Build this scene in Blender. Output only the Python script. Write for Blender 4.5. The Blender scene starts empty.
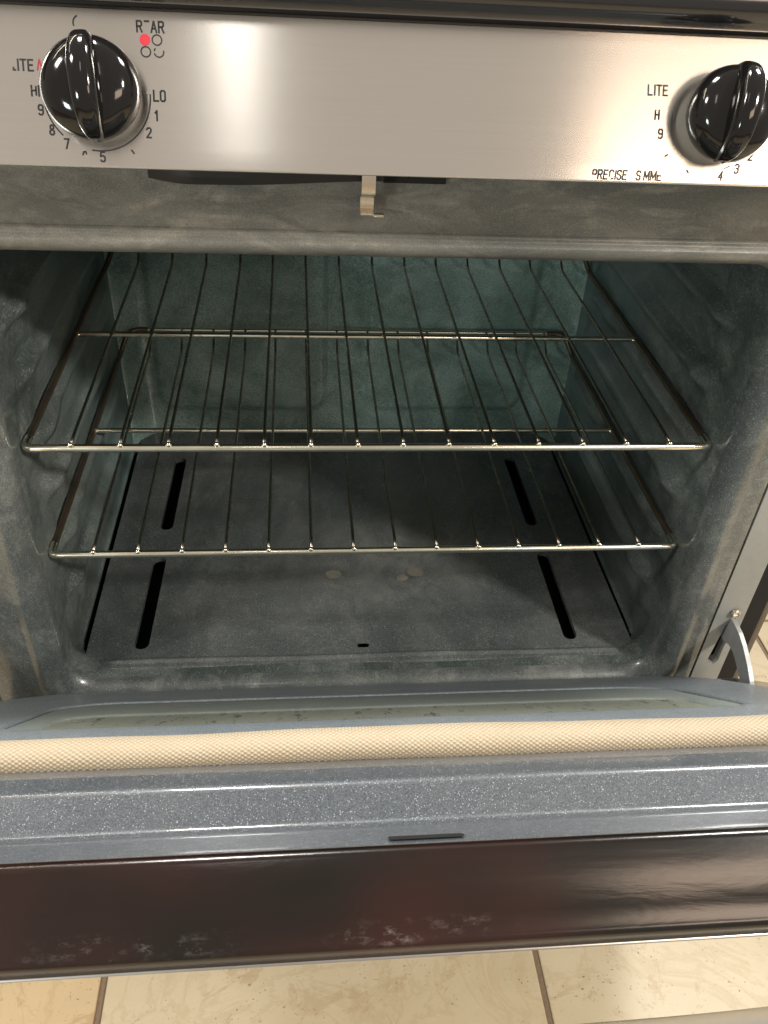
import bpy, bmesh, math, random
import numpy as np
from mathutils import Vector, Matrix, noise as mn
random.seed(7)
SC = bpy.context.scene
C = SC.collection
PI = math.pi

# ------------------------------------------------------------------ camera
CAM_POS = Vector((-0.0683, -0.6050, 0.5196))
cr = Vector((0.99521, -0.08280, 0.05191)); cu = Vector((0.01016, 0.61596, 0.78771)); cf = Vector((0.09719, 0.78341, -0.61386))
cd = bpy.data.cameras.new('camera'); cam = bpy.data.objects.new('camera', cd); C.objects.link(cam)
M3 = Matrix((cr, cu, -cf)).transposed()
cam.matrix_world = Matrix.Translation(CAM_POS) @ M3.to_4x4()
cd.sensor_fit = 'VERTICAL'; cd.sensor_height = 36; cd.lens = 844.2 / 1024 * 36
cd.clip_start = 0.01; cd.clip_end = 60
cd.dof.use_dof = False
SC.camera = cam

# ------------------------------------------------------------------ light
W = bpy.data.worlds.new('World'); SC.world = W; W.use_nodes = True
bg = W.node_tree.nodes['Background']
bg.inputs[0].default_value = (1.0, 0.90, 0.78, 1); bg.inputs[1].default_value = 0.38
def area(name, loc, target, size, power, col, sy=None):
    l = bpy.data.lights.new(name, 'AREA'); l.energy = power; l.color = col; l.size = size
    if sy: l.shape = 'RECTANGLE'; l.size_y = sy
    o = bpy.data.objects.new(name, l); C.objects.link(o); o.location = loc
    o.rotation_euler = (Vector(target) - Vector(loc)).to_track_quat('-Z', 'Y').to_euler()
    return o
area('fill_lamp', (2.10, -1.75, 1.98), (0, 0, 0.0), 0.26, 72, (1.0, 0.95, 0.87), 0.26)
area('hood_lamp', (-0.25, 0.30, 1.70), (-0.15, -0.3, 0), 0.24, 19, (1.0, 0.97, 0.92), 0.30)
area('hood_lamp', (1.00, 0.30, 1.70), (0.2, -0.3, 0), 0.32, 25, (1.0, 0.97, 0.92), 0.30)
area('strip_light', (-1.10, 0.30, 1.70), (-0.4, -0.4, 0), 1.40, 7, (1.0, 0.84, 0.62), 0.03)
area('fill_lamp', (-1.55, -0.80, 1.98), (-0.1, -0.2, 0.0), 0.34, 21, (1.0, 0.96, 0.90), 0.34)  # fill added from the left to brighten door plug and right wall
area('fill_lamp', (-0.23, -1.45, 1.98), (-0.15, -0.2, 0.0), 0.10, .8, (1.0, 0.97, 0.92), 0.40)
area('fill_light', (1.40, -2.30, 1.48), (0, 0, 0), 0.95, 10.5, (1.0, 0.76, 0.57), 0.50)  # added area lamp for the warm sheen on the door's top edge
area('fill_light', (-1.6, -2.1, 0.80), (0, 0.3, 0.0), 0.32, 15, (0.93, 0.99, 0.96), 0.32)  # added low cool fill, brightens the back of the cavity
SC.view_settings.view_transform = 'Standard'; SC.view_settings.look = 'None'
SC.view_settings.gamma = 1.0; SC.view_settings.use_curve_mapping = False
SC.view_settings.exposure = 0.22
try:
    SC.cycles.max_bounces = 8; SC.cycles.use_denoising = True
except Exception: pass

# ------------------------------------------------------------------ material kit
class NT:
    def __init__(s, name):
        m = bpy.data.materials.new(name); m.use_nodes = True; s.m = m; s.t = m.node_tree
        s.b = s.t.nodes['Principled BSDF']
    def n(s, typ, **kw):
        x = s.t.nodes.new(typ)
        for k, v in kw.items(): setattr(x, k, v)
        return x
    def l(s, a, b): s.t.links.new(a, b)
    def put(s, sock, v):
        if hasattr(v, 'is_output') or isinstance(v, bpy.types.NodeSocket): s.l(v, sock)
        else:
            if isinstance(v, tuple) and len(v) == 3 and sock.type == 'RGBA': v = (*v, 1)
            sock.default_value = v
    def co(s, scale=(1, 1, 1), rot=(0, 0, 0), kind='Object', loc=(0, 0, 0)):
        tc = s.n('ShaderNodeTexCoord'); mp = s.n('ShaderNodeMapping')
        mp.inputs['Scale'].default_value = scale; mp.inputs['Rotation'].default_value = rot; mp.inputs['Location'].default_value = loc
        s.l(tc.outputs[kind], mp.inputs[0]); return mp.outputs[0]
    def noise(s, co, scale, detail=4, rough=.55, dist=0):
        x = s.n('ShaderNodeTexNoise'); s.l(co, x.inputs['Vector'])
        x.inputs['Scale'].default_value = scale; x.inputs['Detail'].default_value = detail
        x.inputs['Roughness'].default_value = rough; x.inputs['Distortion'].default_value = dist
        return x.outputs[0]
    def vor(s, co, scale, feature='F1', out='Distance'):
        x = s.n('ShaderNodeTexVoronoi', feature=feature); s.l(co, x.inputs['Vector']); x.inputs['Scale'].default_value = scale
        return x.outputs[out]
    def ramp(s, f, a, b, ca=(0, 0, 0), cb=(1, 1, 1)):
        x = s.n('ShaderNodeValToRGB'); s.l(f, x.inputs[0])
        x.color_ramp.elements[0].position = a; x.color_ramp.elements[1].position = b
        x.color_ramp.elements[0].color = (*ca, 1); x.color_ramp.elements[1].color = (*cb, 1)
        return x.outputs[0]
    def mix(s, f, a, b, mode='MIX'):
        x = s.n('ShaderNodeMix', data_type='RGBA', blend_type=mode)
        s.put(x.inputs[0], f); s.put(x.inputs[6], a); s.put(x.inputs[7], b); return x.outputs[2]
    def math(s, op, a, b=0.0, clamp=False):
        x = s.n('ShaderNodeMath', operation=op, use_clamp=clamp); s.put(x.inputs[0], a); s.put(x.inputs[1], b); return x.outputs[0]
    def bump(s, h, strength=.3, dist=.001, prev=None):
        x = s.n('ShaderNodeBump'); s.l(h, x.inputs['Height']); x.inputs['Strength'].default_value = strength
        x.inputs['Distance'].default_value = dist
        if prev: s.l(prev, x.inputs['Normal'])
        return x.outputs[0]
    def set(s, **kw):
        names = dict(col='Base Color', rough='Roughness', metal='Metallic', coat='Coat Weight', coatr='Coat Roughness',
                     aniso='Anisotropic', arot='Anisotropic Rotation', tan='Tangent', nrm='Normal', spec='Specular IOR Level',
                     trans='Transmission Weight', ior='IOR', sheen='Sheen Weight')
        for k, v in kw.items(): s.put(s.b.inputs[names[k]], v)
        return s.m
    def xyz(s, co):
        x = s.n('ShaderNodeSeparateXYZ'); s.l(co, x.inputs[0]); return x.outputs

def enamel(name, base, grime, dust, dust_amt=.5, speck=.45, rough=(.22, .5), speck_scale=900, coat=.3, stretch=(1, 1, 1), bumpy=.25, dscale=7, coatr=.13):
    k = NT(name); co = k.co(); cs = k.co(stretch)
    big = k.noise(cs, dscale, 6, .62, .6); fine = k.noise(co, 60, 5, .65)
    c = k.mix(k.ramp(big, .38, .62), base, grime)
    d = k.math('MULTIPLY', k.ramp(k.noise(cs, dscale * 2.1, 7, .68, 1.2), .48, .72), k.ramp(fine, .3, .75))
    d = k.math('MULTIPLY', d, dust_amt)
    c = k.mix(d, c, dust)
    sp = k.ramp(k.vor(co, speck_scale), .12, .30, (1, 1, 1), (0, 0, 0))
    sp = k.math('MULTIPLY', sp, k.ramp(k.noise(co, speck_scale * .37, 1), .36, .62))
    gr = k.noise(co, speck_scale * 1.7, 2, .8); gr = k.ramp(gr, .36, .64, (.55, .55, .55), (1.75, 1.75, 1.75))
    c = k.mix(min(1, speck * 1.3), c, gr, 'MULTIPLY')
    scr = k.ramp(k.noise(k.co((26, 90, 50), rot=(.5, .3, .2)), 1, 5, .7, .8), .52, .72)
    c = k.mix(k.math('MULTIPLY', k.math('MULTIPLY', scr, k.ramp(big, .45, .62)), dust_amt * .5), c, dust)
    c = k.mix(k.math('MULTIPLY', sp, speck), c, (.42, .46, .50))
    r = k.mix(k.ramp(k.noise(cs, dscale * 3, 5, .6), .3, .7), (rough[0],) * 3, (rough[1],) * 3)
    nb = k.bump(k.noise(co, 260, 2), bumpy, .0005)
    nb = k.bump(k.noise(co, 30, 3), bumpy, .0015, nb)
    return k.set(col=c, rough=r, coat=coat, coatr=coatr, nrm=nb)

M = {}
M['enamel_blue'] = enamel('speckled blue grey enamel', (.052, .061, .072), (.062, .070, .079), (.14, .15, .16), .3, .7, (.32, .42), 760, .8, bumpy=.22, coatr=.07)
M['plug'] = enamel('lightened door plug enamel', (.150, .176, .198), (.175, .198, .215), (.28, .30, .31), .3, .8, (.42, .52), 620, .08, bumpy=.3)  # door's own enamel with a paler base in place of light
M['liner'] = enamel('worn oven enamel', (.045, .057, .054), (.105, .120, .112), (.28, .30, .27), .62, .5, (.26, .48), 360, .4, (1, .5, 1), .35, 8)
def tint_back(m):  # carries the back wall's painted light onto the liner, teal with depth
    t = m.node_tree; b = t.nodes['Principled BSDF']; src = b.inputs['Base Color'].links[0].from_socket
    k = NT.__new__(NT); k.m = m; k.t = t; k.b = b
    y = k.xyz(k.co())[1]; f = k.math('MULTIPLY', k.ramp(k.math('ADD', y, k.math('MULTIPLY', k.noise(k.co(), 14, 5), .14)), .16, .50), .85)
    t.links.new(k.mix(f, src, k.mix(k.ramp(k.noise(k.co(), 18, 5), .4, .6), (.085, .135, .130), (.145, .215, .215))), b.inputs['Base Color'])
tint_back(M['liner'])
M['flange'] = enamel('worn flange enamel', (.046, .054, .054), (.082, .090, .086), (.28, .29, .26), .75, .6, (.28, .44), 640, .45, (1, .6, .6), .35, 9)
M['floor_pan'] = None
M['back'] = enamel('lightened green back enamel', (.120, .190, .165), (.235, .340, .315), (.38, .47, .43), .8, .55, (.2, .38), 330, .2, (1, 1, 1), .3, 9)  # colour lightened and greened in place of more light on the wall
M['front'] = enamel('dusty front enamel', (.085, .090, .082), (.165, .160, .138), (.36, .34, .28), .85, .30, (.32, .55), 700, .2, (.5, 1, 1.6), .3, 13)

def steel(name, col=(.72, .68, .62), rough=.30, aniso=.75, scale=(6, 900, 900)):
    k = NT(name); uv = k.n('ShaderNodeTangent', direction_type='UV_MAP'); uv.uv_map = 'UVMap'
    co = k.co(scale); g = k.noise(co, 1.0, 3, .6); sm = k.noise(k.co((1, 1, 1)), 7, 5, .6, .5)
    c = k.mix(g, tuple(x * .965 for x in col), tuple(min(1, x * 1.03) for x in col))
    r = k.math('ADD', k.math('MULTIPLY', sm, .06), rough - .08)
    r = k.math('ADD', r, k.math('MULTIPLY', g, .06))
    return k.set(col=c, metal=1.0, rough=r, aniso=aniso, arot=.25, tan=uv.outputs[0])
M['steel'] = steel('brushed stainless steel', (.92, .88, .825), .25, .93)

def pan_material():
    m = enamel('burnt oven bottom enamel', (.052, .060, .061), (.092, .101, .100), (.24, .24, .22), .5, .42, (.18, .34), 420, .45, (1, .6, 1), .3, 6)
    t = m.node_tree; b = t.nodes['Principled BSDF']; src = b.inputs['Base Color'].links[0].from_socket
    k = NT.__new__(NT); k.m = m; k.t = t; k.b = b
    o_ = k.xyz(k.co()); x, y = o_[0], o_[1]
    dx = k.math('MULTIPLY', k.math('SUBTRACT', x, .045), 9.0); dy = k.math('MULTIPLY', k.math('SUBTRACT', y, .150), 9.5)
    r2 = k.math('ADD', k.math('MULTIPLY', dx, dx), k.math('MULTIPLY', dy, dy))
    h = k.ramp(r2, .0, 1.0, (1, 1, 1), (0, 0, 0)); h = k.math('MULTIPLY', h, k.ramp(k.noise(k.co(), 22, 7, .68, .8), .40, .68))  # pale haze painted mid-pan for its brighter centre
    t.links.new(k.mix(k.math('MULTIPLY', h, .6), src, (.25, .25, .23)), b.inputs['Base Color'])
    return m

def simple(name, col, rough=.4, metal=0, coat=0, nscale=40, var=.15, bump=.1, bd=.001, rvar=.1):
    k = NT(name); co = k.co(); f = k.noise(co, nscale, 5, .6)
    c = k.mix(f, tuple(x * (1 - var) for x in col), tuple(min(1, x * (1 + var)) for x in col))
    r = k.math('ADD', k.math('MULTIPLY', k.noise(co, nscale * .4, 4), rvar * 2), rough - rvar)
    return k.set(col=c, rough=r, metal=metal, coat=coat, coatr=.05, nrm=k.bump(f, bump, bd))
M['floor_pan'] = pan_material()
M['gloss_black'] = simple('glossy black plastic', (.006, .0055, .0055), .09, 0, 0, 14, .3, .03, .001, .02)
M['hob_black'] = simple('black enamel hob', (.011, .011, .012), .17, 0, .5, 9, .3, .06, .002, .05)
M['matt_black'] = simple('matt black iron', (.012, .011, .010), .55)
M['void'] = simple('gap and slot black', (.006, .005, .0045), .8)  # near-black colour stands in for shade inside slots, gaps and chamber
M['ink'] = simple('black panel print', (.022, .020, .022), .6)
M['ink_red'] = simple('red panel print', (.62, .035, .06), .5)
M['frame_grey'] = simple('light grey body enamel', (.27, .275, .26), .42, 0, .1, 120, .12, .15)
M['side_brown'] = simple('dark brown side sheet', (.085, .065, .048), .38, 0, .2, 12, .3, .1)
M['arm_steel'] = simple('dull hinge steel', (.40, .41, .41), .5, .35, 0, 90, .3, .2)
M['chrome'] = simple('tarnished rack chrome', (.96, .87, .70), .18, 1, 0, 38, .22, .15, .0006, .10)
M['wire'] = simple('darkened tarnished rack wire', (.42, .37, .30), .26, 1, 0, 50, .35, .15, .0006, .08)  # tarnished chrome, colour darkened for the dark cavity it reflects
M['rail'] = simple('browned rack rail', (.20, .155, .11), .36, .9, 0, 40, .5, .15, .0006, .1)
M['screw'] = simple('zinc screw', (.75, .70, .60), .3, 1)
M['brass'] = simple('golden sheet metal', (.80, .72, .60), .24, 1, 0, 200, .06, .03)
M['trim_steel'] = simple('thin steel door edge', (.55, .54, .52), .3, 1)

# door end cap: dark brown gloss, smears, residue, and reddish reflections painted into the base
k = NT('dark brown gloss door edge'); co = k.co(); ux = k.xyz(k.co(kind='UV'))[0]; cs = k.co((3, 60, 60))
res = k.math('MULTIPLY', k.ramp(k.noise(k.co((.45, 1, 1)), 230, 4, .8), .50, .72), k.math('ADD', k.ramp(k.math('ABSOLUTE', k.math('ADD', ux, .145)), .020, .055, (1, 1, 1), (0, 0, 0)), k.ramp(k.math('ABSOLUTE', k.math('ADD', ux, .014)), .020, .050, (1, 1, 1), (0, 0, 0))))
z = k.xyz(k.co(kind='UV'))[1]
band = k.math('MULTIPLY', k.ramp(z, .58, .70), k.ramp(z, .76, .86, (1, 1, 1), (0, 0, 0)))
res = k.math('MULTIPLY', k.math('MULTIPLY', res, band), k.math('MULTIPLY', k.ramp(k.noise(co, 55, 4), .42, .66), .36))
smear = k.noise(cs, 1, 4, .6, .6); lowf = k.ramp(k.noise(k.co((1, 1, 1), loc=(.4, 0, 0)), 6, 2), .4, .6)
c = k.mix(lowf, (.003, .0025, .0018), (.022, .0050, .0035)); c = k.mix(res, c, (.42, .39, .37))
r = k.math('ADD', k.math('MULTIPLY', smear, .14), .13); r = k.math('ADD', r, k.math('MULTIPLY', res, .4))
M['door_edge'] = k.set(col=c, rough=r, spec=.62, coat=0., coatr=.14, nrm=k.bump(k.noise(k.co((14, 80, 80)), 1, 5, .6, .8), .20, .0010))

# window glass: dirty olive pane
k = NT('grimy window glass'); co = k.co()
g = k.ramp(k.noise(k.co((1, .25, .25)), 120, 4, .7), .57, .66)
f = k.ramp(k.noise(co, 6, 4), .3, .7)
c = k.mix(f, (.27, .29, .235), (.36, .38, .31)); c = k.mix(k.math('MULTIPLY', g, .75), c, (.03, .032, .026))
M['glass'] = k.set(col=c, rough=.22, coat=.2, coatr=.06, spec=.3, nrm=k.bump(g, .1, .0004))

# rope
k = NT('braided fibreglass'); co = k.co(); f = k.noise(k.co((3, 9, 9)), 6, 4); fine = k.noise(co, 1500, 2)
at = k.n('ShaderNodeAttribute'); at.attribute_name = 'weave'
c = k.mix(f, (.32, .255, .160), (.385, .325, .23)); c = k.mix(k.math('MULTIPLY', k.ramp(k.noise(k.co((.6, 1, 1)), 30, 6, .7), .48, .72), .4), c, (.24, .17, .09)); c = k.mix(k.ramp(at.outputs['Fac'], .15, .85), (.17, .12, .07), c)  # weave gaps darkened, shade between strands painted into the colour
c = k.mix(k.math('MULTIPLY', fine, .35), c, (.66, .58, .44))
M['rope'] = k.set(col=c, rough=.55, sheen=.2, nrm=k.bump(k.noise(k.co((1, 1, 1)), 2600, 2), .3, .0003))

# travertine tile and grout
def tile_mat(name, a, b, dark):
    k = NT(name); co = k.co(); oi = k.n('ShaderNodeObjectInfo')
    mp = k.n('ShaderNodeMapping'); k.l(co, mp.inputs[0])
    cx = k.n('ShaderNodeCombineXYZ'); k.put(cx.inputs[0], k.math('MULTIPLY', oi.outputs['Random'], 30.)); k.put(cx.inputs[1], k.math('MULTIPLY', oi.outputs['Random'], 17.))
    k.l(cx.outputs[0], mp.inputs['Location']); v = mp.outputs[0]
    n1 = k.noise(v, 5, 8, .62, .8); c = k.mix(k.ramp(n1, .35, .68), a, b)
    vein = k.ramp(k.math('ABSOLUTE', k.math('SUBTRACT', k.noise(v, 6, 7, .6, 1.4), .5)), .0, .028, (1, 1, 1), (0, 0, 0))
    c = k.mix(k.math('MULTIPLY', vein, .35), c, dark)
    blot = k.ramp(k.noise(v, 13, 9, .72, .9), .55, .59); c = k.mix(k.math('MULTIPLY', blot, .55), c, dark)
    pit = k.math('MULTIPLY', k.ramp(k.noise(v, 240, 3, .6), .63, .67), k.ramp(k.noise(v, 22, 4), .46, .60))
    c = k.mix(pit, c, (.10, .062, .03))
    c = k.mix(k.math('MULTIPLY', k.noise(v, 300, 3), .22), c, (.70, .60, .42))
    nb = k.bump(pit, -.6, .0012); nb = k.bump(k.noise(v, 90, 4), .2, .0008, nb)
    return k.set(col=c, rough=k.math('ADD', k.math('MULTIPLY', n1, .3), .30), coat=.1, coatr=.3, nrm=nb)
M['tile'] = tile_mat('honed travertine', (.47, .395, .265), (.56, .485, .345), (.37, .27, .15))
M['tile_warm'] = tile_mat('orange travertine', (.47, .345, .185), (.54, .42, .255), (.34, .215, .10))
M['grout'] = simple('brown grout', (.20, .145, .095), .9, 0, 0, 300, .3, .6, .001)

# ------------------------------------------------------------------ mesh kit
def link(name, me, mat, parent=None, smooth=True, angle=40):
    if mat: me.materials.append(mat)
    if smooth:
        me.shade_smooth()
        try: me.set_sharp_from_angle(angle=math.radians(angle))
        except Exception: pass
    o = bpy.data.objects.new(name, me); C.objects.link(o)
    if parent: o.parent = parent
    return o
def frompy(name, v, f, mat, parent=None, smooth=True, angle=40):
    me = bpy.data.meshes.new(name); me.from_pydata([tuple(x) for x in v], [], f); me.update()
    return link(name, me, mat, parent, smooth, angle)
def frombm(name, bm, mat, parent=None, smooth=True, angle=40):
    bmesh.ops.recalc_face_normals(bm, faces=bm.faces)
    me = bpy.data.meshes.new(name); bm.to_mesh(me); bm.free()
    return link(name, me, mat, parent, smooth, angle)
def empty(name, loc=(0, 0, 0)):
    o = bpy.data.objects.new(name, None); C.objects.link(o); o.location = loc; o.empty_display_size = .05; return o
def tag(o, label=None, cat=None, group=None, kind=None):
    for a, b in (('label', label), ('category', cat), ('group', group), ('kind', kind)):
        if b: o[a] = b
    return o
def box(bm, x0, x1, y0, y1, z0, z1, bev=0, fn=None):
    r = bmesh.ops.create_cube(bm, size=1)
    for v in r['verts']:
        v.co = Vector(((x0 + x1) / 2 + v.co.x * (x1 - x0), (y0 + y1) / 2 + v.co.y * (y1 - y0), (z0 + z1) / 2 + v.co.z * (z1 - z0)))
    vs = r['verts']
    if bev:
        es = list({e for v in vs for e in v.link_edges})
        rr = bmesh.ops.bevel(bm, geom=es, offset=bev, segments=2, affect='EDGES', profile=.6)
        vs = list({v for f in rr['faces'] for v in f.verts} | {v for v in vs if v.is_valid})
    if fn:
        for v in vs: v.co = fn(v.co)
    return vs
def tube_data(path, r, seg=10, closed=False, caps=True):
    P = [Vector(q) for q in path]; n = len(P); V = []; F = []
    rs = r if isinstance(r, (list, tuple)) else [r] * n
    T = []
    for i in range(n):
        a = P[(i - 1) % n] if (closed or i > 0) else P[i]; b = P[(i + 1) % n] if (closed or i < n - 1) else P[i]
        T.append((b - a).normalized())
    up = Vector((0, 0, 1)) if abs(T[0].z) < .9 else Vector((1, 0, 0))
    nrm = (up - T[0] * up.dot(T[0])).normalized()
    for i in range(n):
        nrm = (nrm - T[i] * nrm.dot(T[i])).normalized(); bn = T[i].cross(nrm)
        for j in range(seg):
            a = 2 * PI * j / seg; V.append(P[i] + (nrm * math.cos(a) + bn * math.sin(a)) * rs[i])
    for i in range(n if closed else n - 1):
        for j in range(seg):
            a = i * seg + j; b = i * seg + (j + 1) % seg; c = ((i + 1) % n) * seg + (j + 1) % seg; d = ((i + 1) % n) * seg + j
            F.append((a, b, c, d))
    if caps and not closed:
        F.append(tuple(range(seg))[::-1]); F.append(tuple((n - 1) * seg + j for j in range(seg)))
    return V, F
def tube(name, path, r, mat, parent=None, seg=10, closed=False):
    v, f = tube_data(path, r, seg, closed); return frompy(name, v, f, mat, parent, True, 60)
def fillet(pts, r, n=5, closed=False):
    P = [Vector(q) for q in pts]; out = []; N = len(P)
    for i in range(N):
        if not closed and i in (0, N - 1): out.append(P[i]); continue
        a = P[(i - 1) % N]; b = P[i]; c = P[(i + 1) % N]; rr = min(r, (a - b).length * .45, (c - b).length * .45)
        p = b + (a - b).normalized() * rr; q = b + (c - b).normalized() * rr
        for k in range(n + 1):
            t = k / n; out.append(p.lerp(b, t).lerp(b.lerp(q, t), t))
    return out
def lathe(prof, seg=48):
    V = []; F = []
    for r, h in prof:
        for j in range(seg):
            a = 2 * PI * j / seg; V.append(Vector((r * math.cos(a), r * math.sin(a), h)))
    for i in range(len(prof) - 1):
        for j in range(seg):
            F.append((i * seg + j, i * seg + (j + 1) % seg, (i + 1) * seg + (j + 1) % seg, (i + 1) * seg + j))
    F.append(tuple((len(prof) - 1) * seg + j for j in range(seg)))
    return V, F
def ss(a, b, x):
    t = max(0., min(1., (x - a) / (b - a))); return t * t * (3 - 2 * t)

# ------------------------------------------------------------------ floor (setting)
FZ = -0.450
G = 0.475
fl = empty('floor', (0, 0, FZ)); tag(fl, 'beige travertine tiled kitchen floor', None, None, 'structure')
fb = bmesh.new(); box(fb, -3, 3, -3, 3, -.03, -.0025); frombm('grout_bed', fb, M['grout'], fl, False)
bm = bmesh.new(); box(bm, -G / 2 + .0035, G / 2 - .0035, -G / 2 + .0035, G / 2 - .0035, -.012, 0, .0018)
bmesh.ops.recalc_face_normals(bm, faces=bm.faces)
tme = bpy.data.meshes.new('tile'); bm.to_mesh(tme); bm.free(); tme.materials.append(M['tile'])
tme2 = tme.copy(); tme2.materials.clear(); tme2.materials.append(M['tile_warm'])
for i in range(-3, 5):
    for j in range(-4, 5):
        x = -.285 + G * (i + .5); y = -.145 + G * (j + .5)
        warm = (i == -1 and j == -0) or (i, j) in ((-1, 0), (-1, -1), (2, 1))
        t = bpy.data.objects.new('tile', tme2 if warm else tme); C.objects.link(t); t.parent = fl
        t.location = (x, y, random.uniform(-.0006, .0006)); t.rotation_euler = (0, 0, random.uniform(-.003, .003))

# ------------------------------------------------------------------ oven
oven = empty('oven_range', (0, 0, FZ))
tag(oven, 'gas oven range with open cavity, stainless knob panel and half-lowered door', 'oven')
def W0(o):   # geometry is written in world metres; parent sits at FZ
    o.location = (o.location[0], o.location[1], o.location[2] - FZ); return o

FY = -0.030                       # face of the front frame
OX, OZ0, OZ1, OR = 0.300, -0.151, 0.2930, 0.034
CB = 0.445                        # back of the cavity

def loop(hx, z0, z1, r, nz=70, nx=60, nc=8):
    """closed outline in x,z starting bottom-left going up; returns (x, z)"""
    out = []
    def arc(cx, cz, a0, a1):
        for k in range(nc): 
            a = a0 + (a1 - a0) * k / nc; out.append((cx + r * math.cos(a), cz + r * math.sin(a)))
    def seg(a, b, n):
        for k in range(n): t = k / n; out.append((a[0] + (b[0] - a[0]) * t, a[1] + (b[1] - a[1]) * t))
    seg((-hx, z0 + r), (-hx, z1 - r), nz); arc(-hx + r, z1 - r, PI, PI / 2)
    seg((-hx + r, z1), (hx - r, z1), nx); arc(hx - r, z1 - r, PI / 2, 0)
    seg((hx, z1 - r), (hx, z0 + r), nz); arc(hx - r, z0 + r, 0, -PI / 2)
    seg((hx - r, z0), (-hx + r, z0), nx); arc(-hx + r, z0 + r, -PI / 2, -PI)
    return out

LEVELS = (-.062, 0.0, .0585, .117, .176, .234)
def bumpf(side, y, z):
    """inward bulge of the side wall: ledges that carry the racks, dents and ripples"""
    d = 0.
    for zl in LEVELS:
        zc = zl - .0155
        w = math.exp(-((z - zc) / .0095) ** 4)
        e = ss(.022, .055, y) * (1 - ss(.350, .400, y))
        d += .0150 * w * e
    # soft swellings in front of the ledges
    e2 = math.exp(-((y - .035) / .035) ** 2)
    d += .0075 * e2 * (.5 + .5 * math.sin(z * 2 * PI / .1170 + (.6 if side > 0 else 2.2)))
    q = Vector((side * 3.1, y * 9, z * 9)); d += .0030 * ss(-.03, .03, y) * (mn.noise(q) - .6)
    q = Vector((side * 7.1, y * 30, z * 30)); d += .0030 * ss(-.03, .02, y) * (1 - ss(.06, .16, y)) * (mn.noise(q) - .3)
    return d * ss(-.02, .02, y) * (1 - .8 * ss(.38, .42, y))

# rings from the outer edge of the flange, round the lip and down the cavity
rings = []
rings.append((FY + .004, .347, -.192, .3135, .020)); rings.append((FY, .344, -.189, .3120, .018))
rings.append((FY, .336, -.182, .3108, .020)); rings.append((FY, .329, -.176, .3095, .024)); rings.append((FY - .0006, .3265, -.1740, .3085, .026)); rings.append((FY - .0030, .3225, -.1705, .3070, .028))
for a in range(0, 91, 10):
    t = math.radians(a); R1 = .018
    k2 = 1 - math.sin(t)
    rings.append((FY - .0036 + R1 * (1 - math.cos(t)), OX + .019 * k2, OZ0 - .017 * k2, OZ1 + .0120 * k2, OR + .003 * k2))
ys = [0, .008, .016] + [.02 + (CB - .02) * i / 78 for i in range(79)]
for y in ys: rings.append((y, OX + .0035 * ss(0, .02, y), OZ0 - .006 * ss(0, .03, y), OZ1 + .012 * ss(0, .03, y), OR * (1 - .88 * ss(0, .045, y))))
V = []; F = []
for (y, hx, z0, z1, r) in rings:
    for (x, zz) in loop(hx, z0, z1, r):
        if y > -.02 and abs(x) > hx - .012:
            kk = ss(OZ0 + .012, OZ0 + .05, zz) * (1 - ss(OZ1 - .05, OZ1 - .01, zz)) * ss(hx - .012, hx, abs(x))
            x -= math.copysign(.016 * ss(.395, .447, y) ** 2, x)
            x -= math.copysign(bumpf(1 if x > 0 else -1, y, zz) * kk, x)
        if x < -.33: x -= (abs(x) - .33) / .017 * .0245
        V.append((x, y, zz))
L = len(loop(.3, -.1, .2, .02))
for i in range(len(rings) - 1):
    for j in range(L):
        F.append((i * L + j, (i + 1) * L + j, (i + 1) * L + (j + 1) % L, i * L + (j + 1) % L))
def _bottom(f):
    c = [sum(V[i][k] for i in f) / 4 for k in range(3)]
    return c[1] > .012 and abs(c[0]) < .2985 and c[2] < OZ0 - .004
F = [f for f in F if not _bottom(f)]
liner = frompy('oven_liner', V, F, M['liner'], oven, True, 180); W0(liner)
liner.data.materials.append(M['flange'])
zlip = lambda f: f.center
for f in liner.data.polygons:
    if f.center.y < -.0155 and f.center.z < .20: f.material_index = 1
    if f.center.y < -.012 and f.center.z > .27: f.material_index = 0
liner.data.materials.append(M['front']); liner.data.materials.append(M['enamel_blue'])
for f in liner.data.polygons:
    if f.center.z > .280 and f.center.y < -.008: f.material_index = 2

# back wall with two pressed panels
nx, nz = 150, 110; V = []; F = []
def pressed(x, z, x0, x1, z0, z1, r, w=.0045):
    dx = max(x0 + r - x, x - (x1 - r), 0); dz = max(z0 + r - z, z - (z1 - r), 0)
    if dx > 0 and dz > 0: d = r - math.hypot(dx, dz)
    else: d = min(x - x0, x1 - x, z - z0, z1 - z)
    return ss(-w, w, d)
for j in range(nz + 1):
    for i in range(nx + 1):
        x = -.304 + .608 * i / nx; z = -.158 + .468 * j / nz
        h = .006 * (pressed(x, z, -.262, -.034, -.108, .25, .022) + pressed(x, z, .024, .246, -.108, .25, .022))
        h += .0012 * mn.noise(Vector((x * 12, z * 12, 3))) + .030 * (ss(.255, .306, abs(x)) ** 2)
        V.append((x, CB - .004 - h, z))
for j in range(nz):
    for i in range(nx): a = j * (nx + 1) + i; F.append((a, a + 1, a + nx + 2, a + nx + 1))
W0(frompy('back_wall', V, F, M['back'], oven, True, 180))

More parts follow.
